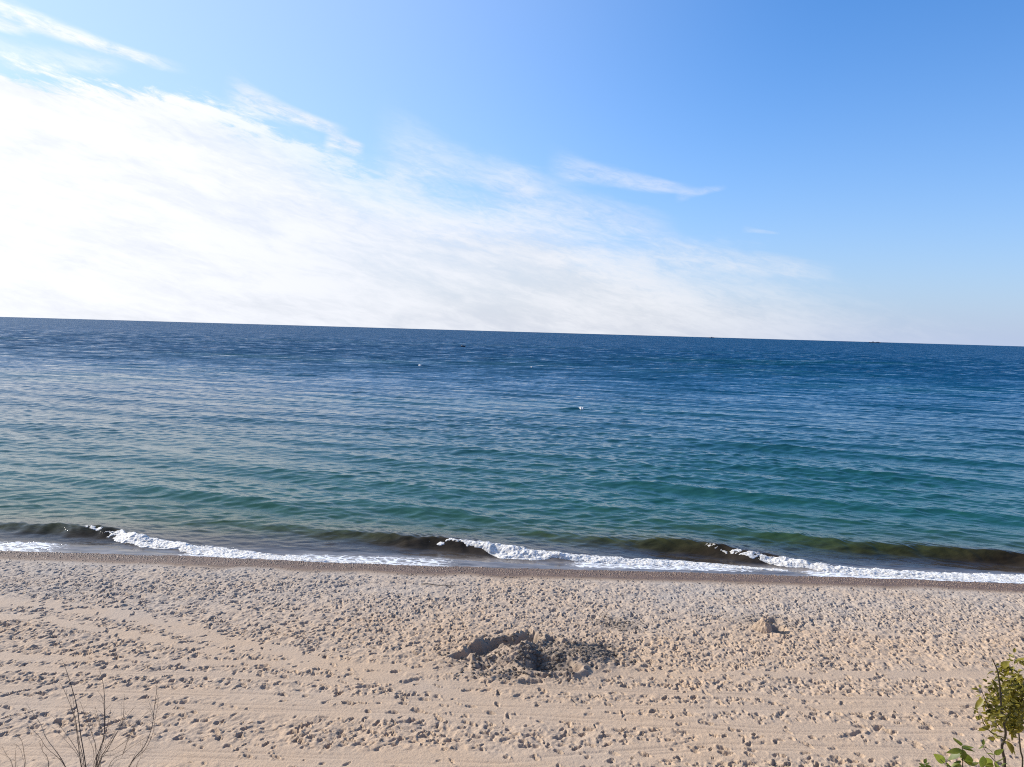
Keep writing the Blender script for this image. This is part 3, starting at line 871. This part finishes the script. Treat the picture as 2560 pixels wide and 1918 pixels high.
for (azd, dist, L, lab, two_) in [(14.63, 9000, 62, 'small dark hump of a ship on the horizon, the one nearer the middle', False),
                                  (25.42, 9000, 112, 'longer dark ship on the horizon, farther right, with two raised ends', True)]:
    x, y = dist * math.sin(R(azd)), dist * math.cos(R(azd))
    sh = empty('ship', (x, y, 0), lab, 'ship', 'ships on the horizon'); sh.rotation_euler = (0, 0, -R(azd)); sh.scale = (1, 1, .78)
    q = MB(); hull(q, L, L * .16, 8.5); place_part(q, 'hull', m_ship, sh)
    q = MB()
    if two_: q.box((-L * .18, 0, 14.5), (L * .16, 12, 6)); q.box((-L * .17, 0, 18), (L * .06, 8, 2))
    else: q.box((-L * .08, 0, 14), (L * .30, 9, 5.5)); q.box((-L * .05, 0, 17), (L * .10, 6, 1.5))
    place_part(q, 'superstructure', m_ship, sh)
    q = MB()
    if two_: q.box((L * .22, 0, 13.2), (L * .24, 12, 4.6))
    else: q.box((L * .2, 0, 12), (L * .16, 7, 3))
    place_part(q, 'deck_cargo', m_ship, sh)

# ------------------------------------------------------------------ plants at the edge of the bluff
TANH = math.tan(R(FOV / 2))


def at(px, py, dep):
    """A point `dep` metres ahead of the standing point, seen at (px, py) of a 2212 x 1657 frame."""
    d = CAM_M.to_3x3() @ Vector(((px / 1106 - 1) * TANH, -(py - 828.5) / 1106 * TANH, -1))
    return Vector((0, 0, EYE)) + d * (dep / d.y)


def smooth_path(pts, sub=5):
    pts = [Vector(p) for p in pts]; out = []
    P_ = [2 * pts[0] - pts[1]] + pts + [2 * pts[-1] - pts[-2]]
    for i in range(1, len(P_) - 2):
        p0, p1, p2, p3 = P_[i - 1:i + 3]
        for k in range(sub):
            t_ = k / sub
            out.append(0.5 * ((2 * p1) + (p2 - p0) * t_ + (2 * p0 - 5 * p1 + 4 * p2 - p3) * t_ ** 2 + (3 * p1 - p0 - 3 * p2 + p3) * t_ ** 3))
    return out + [pts[-1]]


m_twig, t, b = material('bare_twig_bark')
n = noise(t, geo_pos(t), 40, 3, 0.6)
t.links.new(mixc(t, n, (0.024, 0.017, 0.013), (0.065, 0.044, 0.034)), b.inputs['Base Color']); b.inputs['Roughness'].default_value = 0.7
m_stem, t, b = material('leafy_stem_bark')
n = noise(t, geo_pos(t), 40, 3, 0.6)
t.links.new(mixc(t, n, (0.018, 0.014, 0.008), (0.05, 0.042, 0.02)), b.inputs['Base Color']); b.inputs['Roughness'].default_value = 0.7


def leaf_material(name, a, b2, tl):
    m, t, b = material(name)
    n = noise(t, geo_pos(t), 18, 3, 0.6); n2 = noise(t, geo_pos(t), 5, 2, 0.6)
    c = mixc(t, n.step(0.35, 0.65), a, b2)
    c = mixc(t, n2.step(0.5, 0.75) * 0.6, c, tl)
    t.links.new(c, b.inputs['Base Color']); b.inputs['Roughness'].default_value = 0.45
    tr = t.nodes.new('ShaderNodeBsdfTranslucent'); t.links.new(c, tr.inputs[0])
    mx = t.nodes.new('ShaderNodeMixShader'); mx.inputs[0].default_value = 0.55
    o = [k for k in t.nodes if k.type == 'OUTPUT_MATERIAL'][0]
    t.links.new(b.outputs[0], mx.inputs[1]); t.links.new(tr.outputs[0], mx.inputs[2]); t.links.new(mx.outputs[0], o.inputs[0])
    return m


M_OLIVE = leaf_material('olive_leaf', (0.12, 0.115, 0.016), (0.31, 0.265, 0.035), (0.38, 0.30, 0.045))
M_GREEN = leaf_material('green_leaf', (0.10, 0.14, 0.018), (0.22, 0.26, 0.035), (0.30, 0.30, 0.05))


def c1(pts): return [(x * 0.2344, 1382.5 + y * 0.2344) for x, y in pts]
def c2(pts): return [(1901 + x * 0.1762, 1365 + y * 0.1762) for x, y in pts]


def gz(x, y): return float(beach_profile(np.array(x), np.array(y))) + 0.0


random.seed(11)


def stem_path(px_pts, d0, d1, root=None):
    m = len(px_pts)
    pts = [at(x, y, d0 + (d1 - d0) * i / max(1, m - 1)) for i, (x, y) in enumerate(px_pts)]
    if root is not None: pts = [Vector(root), Vector(root).lerp(pts[0], 0.55) + Vector((0, 0, 0.03))] + pts
    return smooth_path(pts)


def spurs(mb, path, n, ln_, r):
    for i in range(n):
        k = random.randint(len(path) // 4, len(path) - 2)
        p, d = path[k], (path[k + 1] - path[k]).normalized()
        side = Vector((random.uniform(-1, 1), random.uniform(-.6, .6), random.uniform(-.1, .4))).normalized()
        q1 = p + (d * 0.6 + side * 0.8) * ln_ * random.uniform(.3, 1)
        mb.tube([p, p.lerp(q1, .55) + Vector((0, 0, .003)), q1], r, r * .5, 4)


def bare_shrub(root_xy, stems, label, dep):
    rx, ry_ = root_xy
    root = (rx, ry_, gz(rx, ry_) - 0.03)
    e = empty('bare_shrub', root, label, 'shrub', 'bare shrubs on the bluff edge')
    more = []
    for (pts, r0, own) in stems:                                # thinner shoots beside the strong ones
        ox, lean, cut = random.uniform(-55, 55), random.uniform(-60, 60), random.uniform(.0, .35)
        k = len(pts)
        more.append(([(x + ox * .4 + lean * i / k, y + (1172 - y) * cut) for i, (x, y) in enumerate(pts)], r0 * .6, own))
    for i, (pts, r0, own) in enumerate(stems + more):
        d0 = dep + random.uniform(-.15, .15); d1 = dep + random.uniform(-.4, .4)
        rt = Vector(root) + Vector((random.uniform(-.05, .05), random.uniform(-.05, .05), 0)) if own else None
        path = stem_path(c1(pts), d0, d1, rt)
        r0 *= 0.55
        mb = MB(); mb.tube(path, r0, r0 * .32, 6)
        spurs(mb, path, random.randint(5, 10), .055, r0 * .33)
        mb.build('stem', m_twig, e)
    return e


LEFT = [([(605, 1172), (430, 910), (370, 770), (280, 640), (240, 580)], .0052, 1), ([(750, 1172), (720, 1040), (640, 910), (560, 800), (480, 700)], .0045, 1),
        ([(790, 1172), (740, 850), (710, 620), (650, 400), (600, 250), (570, 180)], .0062, 1), ([(740, 1100), (700, 780), (675, 560), (660, 420)], .0038, 1),
        ([(880, 1172), (958, 880), (965, 600), (950, 400), (915, 270)], .0060, 1), ([(885, 1040), (860, 900), (800, 740), (740, 570)], .0040, 1),
        ([(890, 1172), (955, 930), (1000, 740), (1025, 620)], .0042, 1), ([(900, 1172), (1050, 900), (1130, 740), (1145, 500)], .0045, 1),
        ([(910, 1172), (1000, 1000), (1130, 760), (1230, 630)], .0048, 1), ([(930, 1100), (1050, 1010), (1190, 900), (1260, 760), (1400, 635)], .0034, 1),
        ([(1190, 1172), (1330, 980), (1400, 800), (1420, 640), (1446, 430), (1430, 350)], .0055, 1), ([(1415, 690), (1390, 620), (1365, 545)], .0030, 0),
        ([(1000, 1172), (1130, 1050), (1190, 1000), (1340, 900)], .0034, 1), ([(940, 860), (910, 730), (875, 610)], .0026, 0),
        ([(1130, 1060), (1190, 890), (1240, 790)], .0028, 0), ([(1255, 1172), (1300, 1060), (1290, 900)], .0024, 1), ([(1180, 1172), (1330, 1020), (1460, 980)], .0022, 1)]
c_root = at(206, 1657, 4.0)
bare_shrub((c_root.x, 4.0), LEFT, 'large bare shrub with a fan of many dark leafless stems', 4.0)
c_root = at(45, 1657, 4.1)
bare_shrub((c_root.x, 4.1), [([(230, 1172), (222, 1050), (200, 930), (150, 865)], .0038, 1), ([(145, 1172), (140, 1100), (150, 970)], .0026, 1),
                            ([(445, 1172), (390, 1020), (365, 930)], .0034, 1), ([(120, 1172), (60, 1060), (20, 980)], .0026, 1)],
           'small bare shrub with a few short twigs, left of the large bare shrub', 4.1)


def rand_n(): return Vector((random.uniform(-.7, .7), random.uniform(-.9, .3), random.uniform(.15, 1))).normalized()


def leafy(name, root, label, stems, twigs, mat, Ls, seed, extra=()):
    random.seed(seed)
    e = empty(name, root, label, 'shrub')
    lf = MB()
    for (pts, r0, r1, d0, d1, own) in stems:
        path = stem_path(c2(pts), d0, d1, root if own else None)
        mb = MB(); mb.tube(path, r0, r1, 7); mb.build('stem', m_stem, e)
    for (pts, r0, d0, d1, n) in twigs:
        path = stem_path(c2(pts), d0, d1)
        mb = MB(); mb.tube(path, r0, r0 * .4, 5); mb.build('branch', m_stem, e)
        for i in range(int(n * 3.6)):
            k = random.randint(1, len(path) - 1)
            p = path[k] + Vector((random.gauss(0, .012), random.gauss(0, .03), random.gauss(0, .012)))
            d = Vector((random.uniform(-1, 1), random.uniform(-.7, .7), random.uniform(-.55, .7)))
            L = random.uniform(*Ls)
            lf.leaf(p, d, rand_n(), L, L * random.uniform(.38, .6), random.uniform(.2, .9), random.uniform(-.1, .7))
    for (x, y, dx_, dy_, dep, L, wr) in extra:
        p = at(*c2([(x, y)])[0], dep); q = at(*c2([(x + dx_, y + dy_)])[0], dep + random.uniform(-.04, .04))
        lf.leaf(p, q - p, rand_n(), (q - p).length * L, (q - p).length * wr, random.uniform(.1, .45), random.uniform(0, .35), 7)
    lf.build('foliage', mat, e)
    return e


r1_ = at(*c2([(1560, 1657)])[0], 3.9); root1 = (r1_.x + .05, 3.9, gz(r1_.x, 3.9) - .03)
DP = 3.9
STEMS = [([(1530, 1657), (1510, 1500), (1495, 1400), (1540, 1250), (1500, 1050), (1480, 850), (1465, 640), (1440, 480), (1395, 370), (1370, 320)], .0092, .0022, DP, DP - .1, 1),
         ([(1745, 1657), (1722, 1450), (1702, 1250), (1690, 1100), (1720, 850), (1765, 600), (1780, 420)], .0055, .002, DP + .15, DP + .1, 1),
         ([(1900, 1657), (1880, 1400), (1900, 1150), (1880, 800), (1900, 500)], .0065, .002, DP + .2, DP + .15, 1)]
TW = [([(1520, 1330), (1350, 1220), (1270, 1120), (1240, 1020)], .0036, DP, DP - .1, 9), ([(1480, 1210), (1430, 1130), (1400, 1080)], .003, DP, DP + .1, 6),
      ([(1480, 770), (1510, 720), (1545, 680)], .004, DP, DP + .1, 8), ([(1335, 940), (1290, 830), (1230, 690)], .0032, DP, DP, 4),
      ([(1490, 1000), (1400, 950), (1335, 930)], .003, DP, DP, 8), ([(1500, 940), (1560, 890), (1610, 850)], .0034, DP, DP + .1, 14),
      ([(1540, 1200), (1610, 1130), (1680, 1020), (1765, 900)], .004, DP, DP + .2, 24), ([(1530, 1120), (1600, 1000), (1640, 880), (1700, 760)], .0035, DP, DP + .1, 26),
      ([(1470, 700), (1560, 600), (1640, 560), (1720, 540)], .003, DP, DP - .1, 20), ([(1445, 500), (1500, 470), (1590, 460)], .0026, DP, DP, 8),
      ([(1470, 830), (1420, 760), (1380, 680)], .003, DP, DP, 10), ([(1475, 800), (1410, 830), (1330, 760)], .0022, DP, DP, 3),
      ([(1690, 1100), (1640, 950), (1630, 760), (1600, 650)], .003, DP + .1, DP + .1, 26), ([(1700, 1000), (1740, 800), (1730, 640)], .003, DP + .1, DP, 24),
      ([(1710, 1150), (1780, 1000), (1850, 900)], .003, DP + .1, DP + .2, 20), ([(1880, 900), (1800, 760), (1760, 700)], .003, DP + .1, DP, 20),
      ([(1890, 700), (1960, 560), (2000, 450)], .003, DP + .2, DP + .2, 16), ([(1900, 1100), (2000, 950), (2060, 800)], .003, DP + .2, DP + .2, 16),
      ([(1500, 1050), (1440, 1020), (1380, 1060)], .0025, DP, DP - .1, 8), ([(1560, 1180), (1620, 1190), (1700, 1120)], .003, DP, DP, 14),
      ([(1780, 420), (1730, 360), (1660, 350)], .0022, DP + .1, DP, 5), ([(1480, 560), (1540, 520), (1540, 400)], .002, DP, DP, 3), ([(1510, 980), (1420, 900), (1300, 980), (1240, 1000)], .002, DP, DP, 6)]
EXT = [(1270, 820, -110, 130, DP, 1, .42), (1300, 810, 80, -10, DP, .9, .6), (1700, 1180, 20, -170, DP, 1, .3), (1690, 1100, 90, 100, DP, 1, .45), (1560, 1340, 60, 160, DP, 1, .45),
       (1620, 1180, 10, 160, DP, 1, .3), (1570, 1340, 110, 170, DP, 1, .2), (1400, 640, 60, 110, DP, 1, .6), (1380, 640, -40, 60, DP, 1, .6), (1540, 400, 30, 80, DP, 1, .5),
       (1640, 390, 130, -90, DP, 1, .5), (1700, 340, 120, -10, DP, 1, .6), (1560, 440, 90, 40, DP, 1, .55), (1490, 430, 70, -60, DP, 1, .6), (1330, 560, -5, -5, DP, 1, .5)]
leafy('leafy_shrub', root1, 'tall leafy shrub with small curled olive leaves on dark stems', STEMS, TW, M_OLIVE, (.019, .040), 4, EXT)

r2_ = at(*c2([(1010, 1657)])[0], 3.7); root2 = (r2_.x, 3.7, gz(r2_.x, 3.7) - .03)
D2 = 3.7
leafy('broadleaf_sprig', root2, 'low sprig of broad bright green leaves at the foot of the tall leafy shrub',
      [([(1012, 1657), (1010, 1580), (1015, 1500), (1005, 1400)], .0034, .0015, D2, D2, 1), ([(1420, 1680), (1400, 1580), (1280, 1440), (1265, 1330)], .003, .0012, D2 + .1, D2 + .1, 1),
       ([(830, 1690), (790, 1620), (740, 1560)], .003, .0012, D2 - .1, D2 - .1, 1), ([(1500, 1690), (1420, 1600), (1400, 1500)], .003, .0012, D2 + .1, D2 + .1, 1), ([(560, 1720), (545, 1650), (540, 1590)], .002, .0008, D2 + .1, D2 + .1, 1)],
      [], M_GREEN, (.04, .06), 9,
      [(1010, 1450, -190, 20, D2, 1, .36), (1010, 1470, -200, 90, D2, 1, .42), (1000, 1420, 150, -10, D2, 1, .4), (1010, 1430, 170, 10, D2, 1, .35), (990, 1400, -90, -110, D2, 1, .40),
       (1010, 1440, 30, 140, D2, 1, .6), (1020, 1470, 90, 180, D2, 1, .5), (1000, 1560, 170, 120, D2, 1, .4), (800, 1600, -140, -100, D2, 1, .42), (800, 1610, 90, 90, D2, 1, .5),
       (1000, 1580, -150, 60, D2, 1, .3), (1265, 1390, 5, -80, D2, 1, .5), (1275, 1390, -60, 50, D2, 1, .5), (1280, 1420, 110, 20, D2, 1, .4), (1265, 1520, -20, 160, D2, 1, .5), (1300, 1540, 60, 140, D2, 1, .5),
       (1400, 1500, 100, -50, D2, 1, .45), (1400, 1510, -100, -30, D2, 1, .35), (1410, 1590, 130, -40, D2, 1, .4), (1400, 1600, 60, 100, D2, 1, .4), (1380, 1610, -90, 90, D2, 1, .5), (1480, 1640, 80, -30, D2, 1, .4),
       (545, 1650, -70, -40, D2, 1, .5), (545, 1640, 80, -40, D2, 1, .5), (540, 1610, 30, -60, D2, 1, .5), (550, 1650, 100, 10, D2, 1, .45), (545, 1660, -60, 20, D2, 1, .5), (880, 1660, -60, -40, D2, 1, .5), (900, 1650, 100, -20, D2, 1, .5)])
